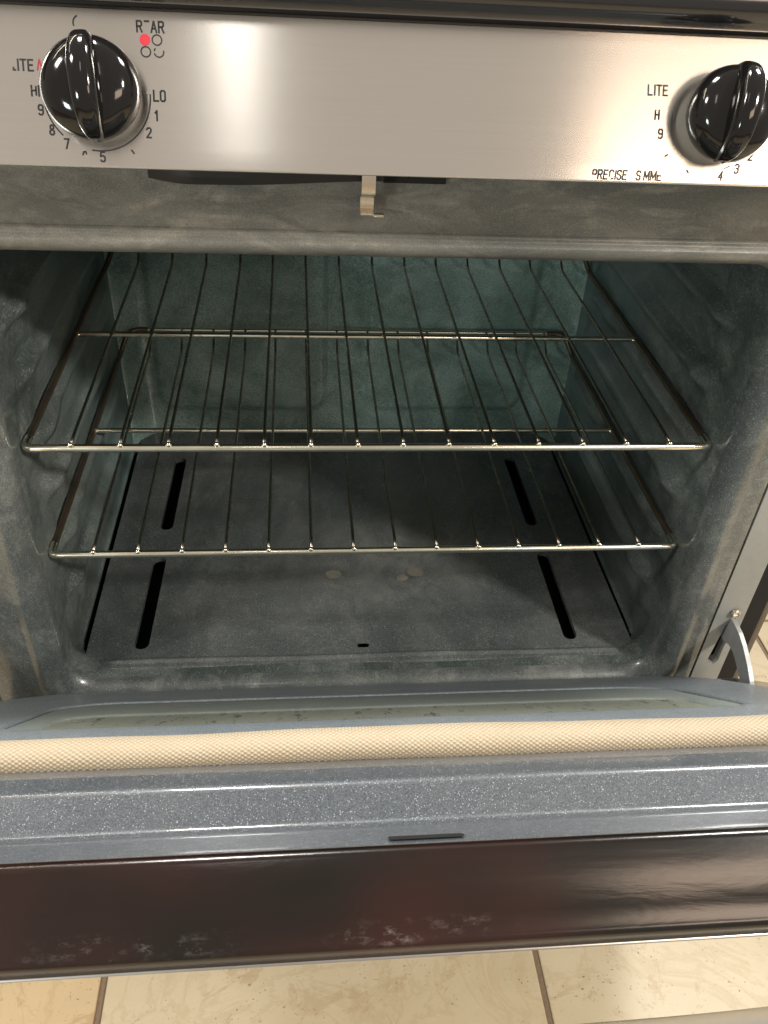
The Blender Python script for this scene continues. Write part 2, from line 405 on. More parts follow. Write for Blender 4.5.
# oven bottom: pan with four burner slots, a locating hole and a pressed front bead
PZ = -.150
def slots():
    S = []
    for sx, dxf in ((-1, .0055), (1, .001)):
        x0 = -.2375 if sx < 0 else .2260
        for (ya, yb) in ((.020, .166), (.218, .374)):
            S.append((x0 + dxf * (ya / .38), x0 + dxf * (yb / .38), ya, yb))
    return S
SL = slots()
xs = sorted(set([round(-.2945 + .589 * i / 110, 5) for i in range(111)]))
yv = [-.012 + (CB - .006 + .012) * i / 120 for i in range(121)]
def inslot(x, y):
    for (xa, xb, ya, yb) in SL:
        xc = xa + (xb - xa) * (y - ya) / (yb - ya)
        if ya < y < yb and abs(x - xc) < .0078: return True
    return False
bm = bmesh.new()
def rz(x, y):
    z = PZ
    z += .0026 * math.exp(-((y - .0035) / .0022) ** 2) * (1 - ss(.262, .275, abs(x)))
    z += .0015 * math.exp(-((y - .052) / .010) ** 2) * (1 - ss(.20, .24, abs(x)))
    z += .0016 * mn.noise(Vector((x * 7, y * 9, 0)))
    z -= .004 * ss(-.002, -.012, y)
    return z
# pan outline with holes, filled as one triangulated sheet of cells with the slot outlines cut out
def outline_slot(s, n=8):
    xa, xb, ya, yb = s; w = .0075; P = []
    for k in range(n + 1): a = PI + PI * k / n; P.append((xa + w * math.cos(a), ya + w + w * math.sin(a)))
    for k in range(n + 1): a = PI * k / n; P.append((xb + w * math.cos(a), yb - w + w * math.sin(a)))
    return P
hole = [(-.004 + .0065 * math.copysign(abs(math.cos(a)) ** .5, math.cos(a)), .0185 + .0035 * math.sin(a)) for a in [2 * PI * i / 16 for i in range(16)]]
from mathutils.geometry import delaunay_2d_cdt
pts = []; edges = []; faces_c = []
def addloop(P):
    b = len(pts); pts.extend([Vector(q) for q in P]); n = len(P)
    edges.extend([(b + i, b + (i + 1) % n) for i in range(n)]); return list(range(b, b + n))
XH = .2925
outer = []
for i in range(60): outer.append((-XH + 2 * XH * i / 60, -.012))
for i in range(60): outer.append((XH, -.012 + (CB - .006 + .012) * i / 60))
for i in range(60): outer.append((XH - 2 * XH * i / 60, CB - .006))
for i in range(60): outer.append((-XH, CB - .006 - (CB - .006 + .012) * i / 60))
addloop(outer)
hol = [outline_slot(s) for s in SL] + [hole]
for h in hol: addloop(h)
def inpoly(x, y, P):
    c = False; n = len(P)
    for i in range(n):
        x1, y1 = P[i]; x2, y2 = P[(i + 1) % n]
        if (y1 > y) != (y2 > y) and x < (x2 - x1) * (y - y1) / (y2 - y1) + x1: c = not c
    return c
for x in [-.29 + .58 * i / 70 for i in range(71)]:
    for y in [-.0095 + .0017 * i for i in range(14)] + [.018 + .0095 * i for i in range(44)]:
        if not any(inpoly(x, y, h) for h in hol): pts.append(Vector((x + random.uniform(-1e-4, 1e-4), y)))
vo, eo, fo, *_ = delaunay_2d_cdt(pts, edges, [], 1, 1e-6)
ff = []
for f in fo:
    cx = sum(vo[i].x for i in f) / len(f); cy = sum(vo[i].y for i in f) / len(f)
    if not any(inpoly(cx, cy, h) for h in hol): ff.append(tuple(f))
pv = [(q.x, q.y, rz(q.x, q.y)) for q in vo]
n0 = len(pv)
# turned-down rims of the openings
for h in hol:
    b = len(pv); n = len(h)
    pv += [(x, y, rz(x, y)) for x, y in h] + [(x, y, PZ - (.006 if h is not hole else .0015)) for x, y in h]
    ff += [(b + i, b + (i + 1) % n, b + n + (i + 1) % n, b + n + i) for i in range(n)]
pan = W0(frompy('oven_bottom', pv, ff, M['floor_pan'], oven, True, 50))
bm = bmesh.new(); box(bm, -.335, .335, -.012, CB - .008, PZ - .050, PZ - .040); box(bm, -.335, -.325, -.012, CB, PZ - .045, PZ + .05); box(bm, .325, .335, -.012, CB, PZ - .045, PZ + .05); box(bm, -.33, .33, -.006, -.001, PZ - .045, PZ - .012); frombm('blackout_tray', bm, M['void'], oven, False)  # black box added under the pan to stop light leaking through gaps
W0(bpy.data.objects['blackout_tray'])
# residue spots left on the pan
for (x, y, r) in ((.065, .132, .010), (-.032, .131, .009), (.048, .122, .007)):
    P = [(x + r * (1 + .25 * mn.noise(Vector((a, x * 50, 1)))) * math.cos(a), y + r * (.8 + .25 * mn.noise(Vector((a, 2, y * 90)))) * math.sin(a)) for a in [2 * PI * i / 18 for i in range(18)]]
    v = [(a, b, rz(a, b) + .0008) for a, b in P]; v.append((x, y, rz(x, y) + .0010))
    M.setdefault('residue', simple('pale burnt residue', (.19, .18, .15), .75, 0, 0, 120, .35))
    W0(frompy('burnt_spot', v, [(i, (i + 1) % 18, 18) for i in range(18)], M['residue'], pan)).location.z = 0

hp = [(-.0105, .0140), (.0025, .0140), (.0025, .0195), (-.0105, .0195)]
M['rust'] = simple('rusty brown residue', (.30, .13, .07), .8, 0, 0, 200, .3)
W0(frompy('rust_plate', [(x, y, PZ - .0045) for x, y in hp], [(0, 1, 2, 3)], M['rust'], oven, False))  # added rust-coloured plate seen through the locating hole
# front frame around the flange
def slab(name, x0, x1, y0, y1, z0, z1, mat, bev=.0012, parent=oven):
    bm = bmesh.new(); box(bm, x0, x1, y0, y1, z0, z1, bev); o = frombm(name, bm, mat, parent, True, 30); return W0(o)
# top panel, slightly dished sheet
V = []; F = []; n1, n2 = 80, 14
for j in range(n2 + 1):
    for i in range(n1 + 1):
        x = -.378 + .756 * i / n1; z = .3115 + .0785 * j / n2
        V.append((x, FY + .0035 + .0012 * mn.noise(Vector((x * 5, z * 20, 0))), z))
for j in range(n2):
    for i in range(n1): a = j * (n1 + 1) + i; F.append((a, a + 1, a + n1 + 2, a + n1 + 1))
W0(frompy('front_panel', V, F, M['front'], oven, True, 180))
# side uprights of the body (right one carries the hinge slot)
sl_poly = [(.3725, -.066), (.3755, -.074), (.3735, -.10), (.3765, -.132), (.3745, -.142), (.3665, -.1425), (.3625, -.137), (.3620, -.125), (.3625, -.095), (.3655, -.074)]
SLX = [(.3615, -.1415), (.3665, -.1425), (.3705, -.1375), (.3705, -.1200), (.3722, -.0820), (.3700, -.0735), (.3655, -.0740), (.3625, -.0850), (.3600, -.1150), (.3585, -.1340)]
for s in (-1, 1):
    pts = []; edges = []
    xi = .3475 if s > 0 else .3708
    rect = [(s * xi, -.215), (s * .3785, -.215), (s * .3785, .40), (s * xi, .40)]
    addloop(rect); P = [(a, b) for a, b in SLX] if s > 0 else []
    if P: addloop(P)
    vo, eo, fo, *_ = delaunay_2d_cdt(pts, edges, [], 1, 1e-6)
    ff = [tuple(f) for f in fo if not (P and inpoly(sum(vo[i].x for i in f) / len(f), sum(vo[i].y for i in f) / len(f), P))]
    v = [(q.x, FY + .0015, q.y) for q in vo]; b = len(v)
    for Q in ((rect, P) if P else (rect,)):
        b = len(v); n = len(Q)
        v += [(x, FY + .0015, z) for x, z in Q] + [(x, FY + .012, z) for x, z in Q]
        ff += [(b + i, b + (i + 1) % n, b + n + (i + 1) % n, b + n + i) for i in range(n)]
    o = W0(frompy('body_upright', v, ff, M['frame_grey'], oven, False))
    bm = bmesh.new(); box(bm, *((.3790, .3970) if s > 0 else (-.3970, -.3790)), FY + .0025, .55, FZ + .1, .40); box(bm, *((.350, .3775) if s > 0 else (-.3775, -.350)), FY + .013, FY + .017, -.20, .0); W0(frombm('shadow_gap', bm, M['void'], oven, False)).name = 'gap_shade'  # black boxes stand in for shade in the side gap and hinge slot
    bm = bmesh.new(); box(bm, .3980 if s > 0 else -.4050, .4050 if s > 0 else -.3980, FY + .004, .58, FZ + .02, .41, .0012); W0(frombm('side_sheet', bm, M['side_brown'], oven))
    # screw above the slot
    v, f = lathe([(.0001, 0), (.0052, 0), (.0050, .0012), (.0036, .0022), (.0024, .0016), (.0018, .0006)], 24)
    f = f[:-1] + [tuple(range(5 * 24, 6 * 24))]
    v = [((.3665 if s > 0 else -.3748) + q.x * (1 if s > 0 else .6), FY - .0002 - q.z, -.0655 + q.y) for q in v]
    W0(frompy('screw', v, f, M['screw'], oven, True, 30))
    # hinge arm: curved flat steel plate
    outer_c = [(-.020, -.074), (-.034, -.0735), (-.048, -.0745), (-.062, -.079), (-.080, -.0885), (-.094, -.0985), (-.104, -.110)]
    inner_c = [(-.020, -.104), (-.031, -.1035), (-.042, -.0985), (-.052, -.0985), (-.062, -.1025), (-.083, -.1125), (-.094, -.123)]
    v = []; f = []
    for x in ((.3648, .3692) if s > 0 else (-.3722, -.3764)):
        for q in outer_c: v.append((x, q[0], q[1]))
        for q in inner_c: v.append((x, q[0], q[1]))
    n = len(outer_c)
    for side in (0, 1):
        o_ = side * 2 * n
        for i in range(n - 1): f.append((o_ + i, o_ + i + 1, o_ + n + i + 1, o_ + n + i))
    for i in range(n - 1):
        f.append((i, i + 1, 2 * n + i + 1, 2 * n + i)); f.append((n + i, n + i + 1, 3 * n + i + 1, 3 * n + i))
    f.append((0, n, 3 * n, 2 * n)); f.append((n - 1, 2 * n - 1, 4 * n - 1, 3 * n - 1))
    W0(frompy('hinge_arm', v, f, M['arm_steel'], oven, False))
# body shell (back, underside, lower front drawer)
slab('body_shell', -.376, .376, .50, .56, FZ + .05, .40, M['side_brown'])
slab('kick_panel', -.376, .376, -.010, .010, FZ + .03, -.217, M['matt_black'])
slab('chamber_roof', -.34, .34, .0, .49, .34, .35, M['void'])

# cooktop
bm = bmesh.new(); n = 10; prof = [(.55, .4482), (-.036, .4482), (-.050, .4482)]
for a in range(0, 181, 15):
    t = math.radians(a); prof.append((-.060 - .0115 * math.sin(t), .4620 - .0135 * math.cos(t)))
prof += [(-.045, .4755), (.55, .4750)]
V = []; F = []; XN = 40
for i in range(XN + 1):
    x = -.380 + .760 * i / XN
    for (y, z) in prof: V.append((x, y, z))
P_ = len(prof)
for i in range(XN):
    for j in range(P_): F.append((i * P_ + j, i * P_ + (j + 1) % P_, (i + 1) * P_ + (j + 1) % P_, (i + 1) * P_ + j))
F.append(tuple(range(P_))); F.append(tuple(XN * P_ + j for j in range(P_))[::-1])
W0(frompy('cooktop', V, F, M['hob_black'], oven, True, 50))
slab('cooktop_seal', -.374, .374, -.052, -.040, .4385, .4480, M['matt_black'], 0)

# ---- control panel
TP = math.radians(25)
PO = Vector((0, -.090, .3693)); PU = Vector((0, math.sin(TP), math.cos(TP))); PN = Vector((0, -math.cos(TP), math.sin(TP)))
def pan3(u, v, w=0.): return PO + Vector((1, 0, 0)) * u + PU * v + PN * w
prof = []
prof += [(.012, -.045), (-.0028, -.045)] if False else []
# profile in (v, w): from under-return, round lower bend, face, upper bend, top return
for a in range(-90, 1, 15):
    t = math.radians(a); prof.append((.0013 + .0013 * math.sin(t), -.0013 + .0013 * math.cos(t)))
for v_ in (.012, .02, .03, .04, .05, .06, .07, .0825): prof.append((v_, 0.))
for a in range(0, 91, 15):
    t = math.radians(a); prof.append((.0825 + .0035 * math.sin(t), -.0035 + .0035 * math.cos(t)))
prof.append((.0861, -.030)); prof.insert(0, (.0255, -.050))
V = []; F = []; XN = 90; P_ = len(prof)
for i in range(XN + 1):
    x = -.380 + .760 * i / XN
    for (v_, w_) in prof: V.append(pan3(x, v_, w_))
for i in range(XN):
    for j in range(P_ - 1): F.append((i * P_ + j, (i + 1) * P_ + j, (i + 1) * P_ + j + 1, i * P_ + j + 1))
panel = frompy('control_panel', V, F, M['steel'], oven, True, 60); W0(panel)
def add_uv(me, fn):
    uv = me.uv_layers.new(name='UVMap')
    for lp in me.loops: uv.data[lp.index].uv = fn(me.vertices[lp.vertex_index].co)
add_uv(panel.data, lambda c: (c.x, (c - PO).dot(PU)))

# printed marks: stroke letters as thin ribbons lying on the panel
GL = {
 'L': [[(0, 1), (0, 0), (.5, 0)]], 'I': [[(.05, 0), (.05, 1)]], 'T': [[(0, 1), (.56, 1)], [(.28, 1), (.28, 0)]],
 'E': [[(.48, 1), (0, 1), (0, 0), (.5, 0)], [(0, .52), (.42, .52)]], 'R': [[(0, 0), (0, 1), (.38, 1), (.5, .88), (.5, .64), (.38, .52), (0, .52)], [(.28, .52), (.52, 0)]],
 'A': [[(0, 0), (.28, 1), (.56, 0)], [(.1, .34), (.46, .34)]], 'H': [[(0, 0), (0, 1)], [(.5, 0), (.5, 1)], [(0, .52), (.5, .52)]],
 'O': [[(.12, 0), (0, .14), (0, .86), (.12, 1), (.38, 1), (.5, .86), (.5, .14), (.38, 0), (.12, 0)]],
 'P': [[(0, 0), (0, 1), (.38, 1), (.5, .88), (.5, .62), (.38, .5), (0, .5)]], 'C': [[(.5, .84), (.38, 1), (.12, 1), (0, .86), (0, .14), (.12, 0), (.38, 0), (.5, .16)]],
 'S': [[(.5, .84), (.38, 1), (.12, 1), (0, .86), (0, .66), (.12, .54), (.38, .46), (.5, .34), (.5, .14), (.38, 0), (.12, 0), (0, .16)]],
 'M': [[(0, 0), (0, 1), (.33, .25), (.66, 1), (.66, 0)]],
 '1': [[(.05, .8), (.24, 1), (.24, 0)]], '2': [[(0, .84), (.12, 1), (.38, 1), (.5, .86), (.5, .66), (0, 0), (.5, 0)]],
 '3': [[(0, .86), (.12, 1), (.38, 1), (.5, .86), (.5, .64), (.36, .53), (.18, .53)], [(.36, .53), (.5, .4), (.5, .14), (.38, 0), (.12, 0), (0, .14)]],
 '4': [[(.38, 0), (.38, 1), (0, .3), (.52, .3)]], '5': [[(.46, 1), (.05, 1), (0, .55), (.34, .6), (.5, .46), (.5, .14), (.38, 0), (.12, 0), (0, .14)]],
 '7': [[(0, 1), (.5, 1), (.18, 0)]], '8': [[(.25, .54), (.08, .66), (.08, .88), (.2, 1), (.32, 1), (.44, .88), (.44, .66), (.25, .54), (.02, .36), (.02, .14), (.14, 0), (.38, 0), (.5, .14), (.5, .36), (.25, .54)]],
 '9': [[(.02, .1), (.12, 0), (.36, 0), (.5, .16), (.5, .86), (.38, 1), (.12, 1), (0, .86), (0, .6), (.12, .48), (.5, .5)]],
 # worn survivors of letters
 '_': [[(0, .22), (0, .02), (.2, .02)]], '-': [[(.08, 1), (.5, 1)]], 'h': [[(0, 0), (0, .45)], [(0, .72), (0, 1)], [(.5, .1), (.5, .9)], [(0, .52), (.5, .52)]],
 'p': [[(0, .52), (0, .92), (.12, 1), (.38, 1), (.5, .9), (.5, .62), (.38, .5), (.1, .5)]], 'c': [[(.5, .84), (.38, 1), (.12, 1), (0, .86), (0, .3)], [(.3, 0), (.5, .1)]],
 'i': [[(.05, .0), (.05, .62)]], 's': [[(.5, .84), (.38, 1), (.12, 1), (0, .86), (0, .66), (.12, .54), (.38, .46), (.5, .34), (.5, .2)], [(.2, 0), (0, .12)]],
 'e': [[(0, .62), (0, 0), (.5, 0)], [(0, .52), (.42, .52)]], '^': [[(0, .1), (.12, .4), (.34, .42), (.42, .2)]], '`': [[(0, .5), (.25, .2)]], '"': [[(.1, .1), (.4, .28)]],
}
def ribbon(V, F, P, wd, w0=.00012):
    P = [Vector(q) for q in P]
    for i in range(len(P) - 1):
        a, b = P[i], P[i + 1]; d = (b - a)
        if d.length < 1e-7: continue
        d.normalize(); n = Vector((-d.y, d.x)) * wd / 2; a = a - d * wd * .4; b = b + d * wd * .4
        k = len(V)
        for q in (a - n, b - n, b + n, a + n): V.append(pan3(q.x, q.y, w0 + .000001 * (i % 5)))
        F.append((k, k + 1, k + 2, k + 3))
def word(txt, u, v, h=.0052, mat='ink', wd=.00098, gap=.26, name='lettering', lean=.0, center=False):
    V = []; F = []; x = 0; adv = []
    for ch in txt:
        if ch == ' ': x += .45; continue
        wdt = max(q[0] for s in GL[ch] for q in s) if ch in GL else .5
        for s in GL[ch]: adv.append([(x + q[0] + lean * q[1], q[1]) for q in s])
        x += wdt + gap
    tot = (x - gap) * h * .92
    u0 = u - tot / 2 if center else u
    for s in adv: ribbon(V, F, [(u0 + q[0] * h * .92, v + (q[1] - .5) * h) for q in s], wd)
    return frompy(name, V, F, M[mat], panel, False)
def arc_line(cu_, cv_, r, a0, a1, mat='ink', wd=.0008, name='dial_arc'):
    n = max(4, int(abs(a1 - a0) / 5)); P = [(cu_ + r * math.cos(math.radians(a0 + (a1 - a0) * i / n)), cv_ + r * math.sin(math.radians(a0 + (a1 - a0) * i / n))) for i in range(n + 1)]
    V = []; F = []; ribbon(V, F, P, wd); return frompy(name, V, F, M[mat], panel, False)
K1 = (-.1808, .0385); K2 = (.1865, .0375)
word('R-AR', -.1496, .0746, .0055, center=True)
V = []; F = []
cc = [pan3(-.1528 + .0030 * math.cos(a), .0679 + .0030 * math.sin(a), .00014) for a in [2 * PI * i / 28 for i in range(28)]]
frompy('burner_dot', cc, [tuple(range(28))], M['ink_red'], panel, False)
arc_line(-.1462, .0680, .0026, 0, 360, wd=.00075, name='burner_ring'); arc_line(-.1526, .0618, .0026, 0, 360, wd=.00075, name='burner_ring')
arc_line(-.1454, .0619, .0026, 200, 372, wd=.00075, name='burner_ring'); arc_line(-.1454, .0619, .0026, 140, 165, wd=.00075, name='burner_ring')
word('_ITE', -.2198, .0525, .0055, center=True)
V = []; F = []; ribbon(V, F, [(-.2122, .0503), (-.2110, .0556), (-.2096, .0505)], .0008); frompy('flame_mark', V, F, M['ink_red'], panel, False)
word('hI', -.2143, .0395, .0052, center=True); word('9', -.2120, .0297, .0050, center=True); word('8', -.2067, .0194, .0050, center=True)
word('7', -.1990, .0123, .0050, center=True); word('^', -.1895, .0088, .0050, center=True); word('5', -.1795, .0059, .0050, center=True)
word('`', -.1625, .0098, .0050, center=True); word('2', -.1530, .0195, .0050, center=True); word('1', -.1486, .0287, .0050, center=True); word('LO', -.1462, .0392, .0054, center=True)
arc_line(*K1, .0295, 2, -98, wd=.0008); arc_line(*K1, .0295, -133, -190, wd=.0008)
arc_line(K1[0] - .0065, K1[1] + .0365, .004, 120, 200, name='off_mark')
word('LITE', .1464, .0525, .0054, center=True, lean=-.04); word('H', .1470, .0389, .0050, center=True); word('9', .1500, .0284, .0050, center=True)
word('"', .1545, .0178, .0050, center=True); word('`', .1690, .0082, .0045, center=True)
word('4', .1901, .0056, .0050, center=True, lean=.15); word('3', .2000, .0099, .0050, center=True, lean=.15); word('2', .2082, .0176, .0050, center=True, lean=.15)
word('pREcISE', .1092, .0044, .0050, lean=.12); word('S', .1368, .0044, .0050, lean=.12); word('MMe', .1416, .0044, .0050, lean=.12)

V = []; F = []; ribbon(V, F, [(.1925, .0098), (.1955, .0112)], .0007); frompy('dial_arc', V, F, M['ink'], panel, False)
word('O', .2172, .0662, .0052); word('R', .2165, .0735, .0050)
word('A', .2205, .0735, .0050)

# knobs
def make_knob(K, rot):
    R3 = Matrix.Rotation(rot, 4, 'Z')
    base = Matrix(((1, 0, 0, 0), (0, 1, 0, 0), (0, 0, 1, 0), (0, 0, 0, 1)))
    def T(q):
        q = R3 @ Vector(q); return pan3(K[0] + q.x, K[1] + q.y, q.z + .0085)
    kn = W0(empty('knob'))
    kn.parent = oven
    prof = [(.0245, .0008), (.0262, .0018), (.0268, .0040), (.0266, .0070), (.0258, .0105), (.0242, .0135), (.0220, .0162), (.0188, .0182), (.0140, .0196), (.0080, .0204), (.0006, .0206)]
    v, f = lathe(prof, 64); b = frompy('knob_base', [T(q) for q in v], f, M['gloss_black'], kn, True, 60)
    # grip: a tall fin, wider at the base, rounded over the top, tapering to the ends
    V = []; F = []; NA, NB = 28, 14
    for i in range(NA + 1):
        t = -1 + 2 * i / NA; yy = .0272 * math.sin(t * PI / 2)
        e = math.sqrt(max(0, 1 - math.sin(abs(t) * PI / 2) ** 2.3))
        w = .0022 + .0064 * e; h = .0205 + .0125 * e if e > 0 else .012
        h = .008 + .0240 * max(e, .02) ** .8
        for j in range(NB + 1):
            s = PI * j / NB; cx = math.cos(s); cz = math.sin(s)
            V.append(T((w * math.copysign(abs(cx) ** .6, cx), yy, .004 + (h - .004) * abs(cz) ** .45)))
    for i in range(NA):
        for j in range(NB): a = i * (NB + 1) + j; F.append((a, a + 1, a + NB + 2, a + NB + 1))
    F.append(tuple(range(NB + 1))[::-1]); F.append(tuple(NA * (NB + 1) + j for j in range(NB + 1)))
    frompy('knob_grip', V, F, M['gloss_black'], kn, True, 50)
    v, f = lathe([(.0170, -.0085), (.0170, -.0010), (.0230, .0002), (.0235, .0010)], 48)
    frompy('knob_skirt', [T(q) for q in v], f, M['arm_steel'], kn, True, 40)
    return kn
make_knob(K1, math.radians(4)); make_knob(K2, math.radians(-9))
for q in list(C.objects):
    if q.name.startswith('knob') and q.type == 'EMPTY': q.location = (0, 0, -FZ)

# lock lever and spring clip below the panel
V = []; F = []; n = 30; prof2 = []
for i in range(n + 1):
    t = i / n; x = -.163 + .150 * t
    w = .0125 * (math.sin(min(1, t * 5) * PI / 2)) * (1 - ss(.35, 1., t) * .93); prof2.append((x, w))
for (x, w) in prof2:
    for (yy, zz) in ((-.042 - w, .3600), (-.042 - w * 1.15, .3550), (-.042 - w * 1.0, .3500), (-.030, .3490), (-.030, .3600)): V.append((x, yy, zz + .002 * (x + .163) / .15))
for i in range(n):
    for j in range(5): F.append((i * 5 + j, i * 5 + (j + 1) % 5, (i + 1) * 5 + (j + 1) % 5, (i + 1) * 5 + j))
F.append(tuple(range(5))); F.append(tuple(n * 5 + j for j in range(5))[::-1])
W0(frompy('lock_lever', V, F, M['matt_black'], oven, True, 40))
slab('slot_shade_strip', -.012, .030, FY - .0004, FY + .004, .3475, .3515, M['void'], 0)  # black strip stands in for the shade right of the clip
def strip(path, x0, x1, th):
    V = []; F = []; n = len(path); P = [Vector(q) for q in path]
    for i in range(n):
        a = P[max(0, i - 1)]; b = P[min(n - 1, i + 1)]; d = (b - a).normalized(); nn_ = Vector((-d.y, d.x)) * th / 2
        for q in (P[i] + nn_, P[i] - nn_):
            V.append((x0, q.x, q.y)); V.append((x1, q.x, q.y))
    for i in range(n - 1):
        a = i * 4; b = a + 4
        F += [(a, a + 1, b + 1, b), (a + 2, b + 2, b + 3, a + 3), (a, b, b + 2, a + 2), (a + 1, a + 3, b + 3, b + 1)]
    F += [(0, 2, 3, 1), ((n - 1) * 4, (n - 1) * 4 + 1, (n - 1) * 4 + 3, (n - 1) * 4 + 2)]
    return V, F
v, f = strip(fillet([(-.028, .372), (-.046, .372), (-.0475, .352), (-.0475, .3445), (-.039, .3415), (-.0385, .3325), (-.046, .3315)], .0015, 3), -.0275, -.0185, .0012)
clip = W0(frompy('latch_clip', v, f, M['brass'], oven, True, 30))
v, f = strip([(-.0478, .3312), (-.0445, .3316)], -.0190, -.0125, .0016); frompy('clip_foot', v, f, M['brass'], clip, False)

# ------------------------------------------------------------------ door (45 degrees down)
DA = math.radians(45); HY, HZ = -.050, -.185
EV = Vector((0, -math.cos(DA), math.sin(DA))); NV = Vector((0, math.sin(DA), math.cos(DA)))
def D(x, Lg, nn=0.): return Vector((x, HY, HZ)) + EV * Lg + NV * nn
door = W0(empty('oven_door')); door.location = (0, 0, -FZ); door.parent = oven
DW = .3775
# inner face: section in (L, n) across the top edge; swept along x, finely cut for the rounded bends
LT = .492
def arcp(c, r, a0, a1, n):
    return [(c[0] + r * math.cos(math.radians(a0 + (a1 - a0) * i / n)), c[1] + r * math.sin(math.radians(a0 + (a1 - a0) * i / n))) for i in range(n + 1)]
sec = [(LT - .0005, -.004)] + arcp((LT - .004, -.004), .0035, 10, 90, 4)
sec += [(.476, 0), (.456, 0)] + arcp((.4512, .0046), .0046, -90, -163, 10)
sec += [(.4440, .0120)] + arcp((.4360, .0155), .0062, 17, 66, 11) + [(.4330, .0221), (.4270, .0247), (.420, .0258)]
sec += [(.380, .0252), (.374, .0240)]
V = []; F = []; XN = 120; P_ = len(sec)
for i in range(XN + 1):
    x = -DW + 2 * DW * i / XN
    for (a, b) in sec: V.append(D(x, a, b + .0003 * mn.noise(Vector((x * 8, a * 30, 0)))))
hx0, hx1 = -.0345, -.0005     # slot position (along x)
for i in range(XN):
    xm = -DW + 2 * DW * (i + .5) / XN
    for j in range(P_ - 1): F.append((i * P_ + j, i * P_ + j + 1, (i + 1) * P_ + j + 1, (i + 1) * P_ + j))
frompy('inner_flange', V, F, M['enamel_blue'], door, True, 180)
# latch slot: flat black sheet on the flange, painted shade of the opening
v = []; f = []
Q = [(-.0285, .4750), (.0060, .4750), (.0078, .4775), (.0060, .4810), (-.0275, .4810), (-.0295, .4780)]
for (x, l) in Q: v.append(D(x, l, .0006))
for (x, l) in Q: v.append(D(x + (-.011 - x) * .05, l + (.4768 - l) * .3, .0004))
f = [(i, (i + 1) % 6, 6 + (i + 1) % 6, 6 + i) for i in range(6)]; o = frompy('latch_slot', v, f + [tuple(range(6, 12))], M['void'], door, False)
# side parts of the inner flange
for s in (-1, 1):
    bm = bmesh.new(); box(bm, .3490 if s > 0 else -DW, DW if s > 0 else -.3490, .045, .366, -.004, .0325, .002, lambda c: D(c.x, c.y, c.z)); frombm('side_flange', bm, M['enamel_blue'], door, False)
# raised plug with window opening
PN_ = .0335
def rr2(x0, x1, l0, l1, r, r2, n=10, ns=16):
    out = []
    def arc(cx, cl, rad, a0, a1):
        for k in range(n + 1):
            a = math.radians(a0 + (a1 - a0) * k / n); out.append((cx + rad * math.cos(a), cl + rad * math.sin(a)))
    arc(x0 + r, l0 + r, r, 180, 270); 
    for k in range(1, ns): out.append((x0 + r + (x1 - x0 - 2 * r) * k / ns, l0))
    arc(x1 - r, l0 + r, r, 270, 360)
    for k in range(1, ns): out.append((x1, l0 + r + (l1 - l0 - r - r2) * k / ns))
    arc(x1 - r2, l1 - r2, r2, 0, 90)
    for k in range(1, ns): out.append((x1 - r2 - (x1 - x0 - 2 * r2) * k / ns, l1))
    arc(x0 + r2, l1 - r2, r2, 90, 180)
    for k in range(1, ns): out.append((x0, l1 - r2 - (l1 - l0 - r - r2) * k / ns))
    return out
def ringmesh(name, R, mat, parent, ang=180, cap=False):
    V = []; F = []; n = len(R[0][0])
    for (pts_, h) in R:
        for (x, l) in pts_: V.append(D(x, l, h))
    for i in range(len(R) - 1):
        for j in range(n): F.append((i * n + j, (i + 1) * n + j, (i + 1) * n + (j + 1) % n, i * n + (j + 1) % n))
    if cap: F.append(tuple((len(R) - 1) * n + j for j in range(n)))
    return frompy(name, V, F, mat, parent, True, ang)
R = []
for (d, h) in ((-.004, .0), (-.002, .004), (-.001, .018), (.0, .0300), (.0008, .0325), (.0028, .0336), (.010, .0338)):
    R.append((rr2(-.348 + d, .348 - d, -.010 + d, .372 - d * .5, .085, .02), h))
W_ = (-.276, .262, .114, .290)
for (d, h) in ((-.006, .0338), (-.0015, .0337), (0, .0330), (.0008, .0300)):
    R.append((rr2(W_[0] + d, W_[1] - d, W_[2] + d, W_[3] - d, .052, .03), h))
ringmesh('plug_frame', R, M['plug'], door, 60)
R = []
M['retainer'] = enamel('glass retainer enamel', (.20, .235, .225), (.24, .27, .255), (.34, .35, .32), .4, .4, (.38, .50), 640, .1, bumpy=.2)
def rl(a, b, c, e, r_, r2_): return rr2(a, b, c, e, r_, r2_)
R = [(rl(W_[0] + .0022, W_[1] - .0022, W_[2] + .0030, W_[3] - .0012, .048, .02), .0300), (rl(W_[0] + .0024, W_[1] - .0024, W_[2] + .0034, W_[3] - .0014, .048, .02), .0322),
     (rl(W_[0] + .004, W_[1] - .004, W_[2] + .006, W_[3] - .002, .047, .02), .0328), (rl(W_[0] + .020, W_[1] - .020, W_[2] + .074, W_[3] - .0045, .036, .018), .0318),
     (rl(W_[0] + .022, W_[1] - .022, W_[2] + .078, W_[3] - .005, .034, .016), .0308), (rl(W_[0] + .023, W_[1] - .023, W_[2] + .080, W_[3] - .0055, .034, .016), .0290)]
ringmesh('glass_retainer', R, M['retainer'], door, 40)
ringmesh('window_pane', [(rl(W_[0] + .022, W_[1] - .022, W_[2] + .079, W_[3] - .005, .034, .016), .0303)], M['glass'], door, 40, True)

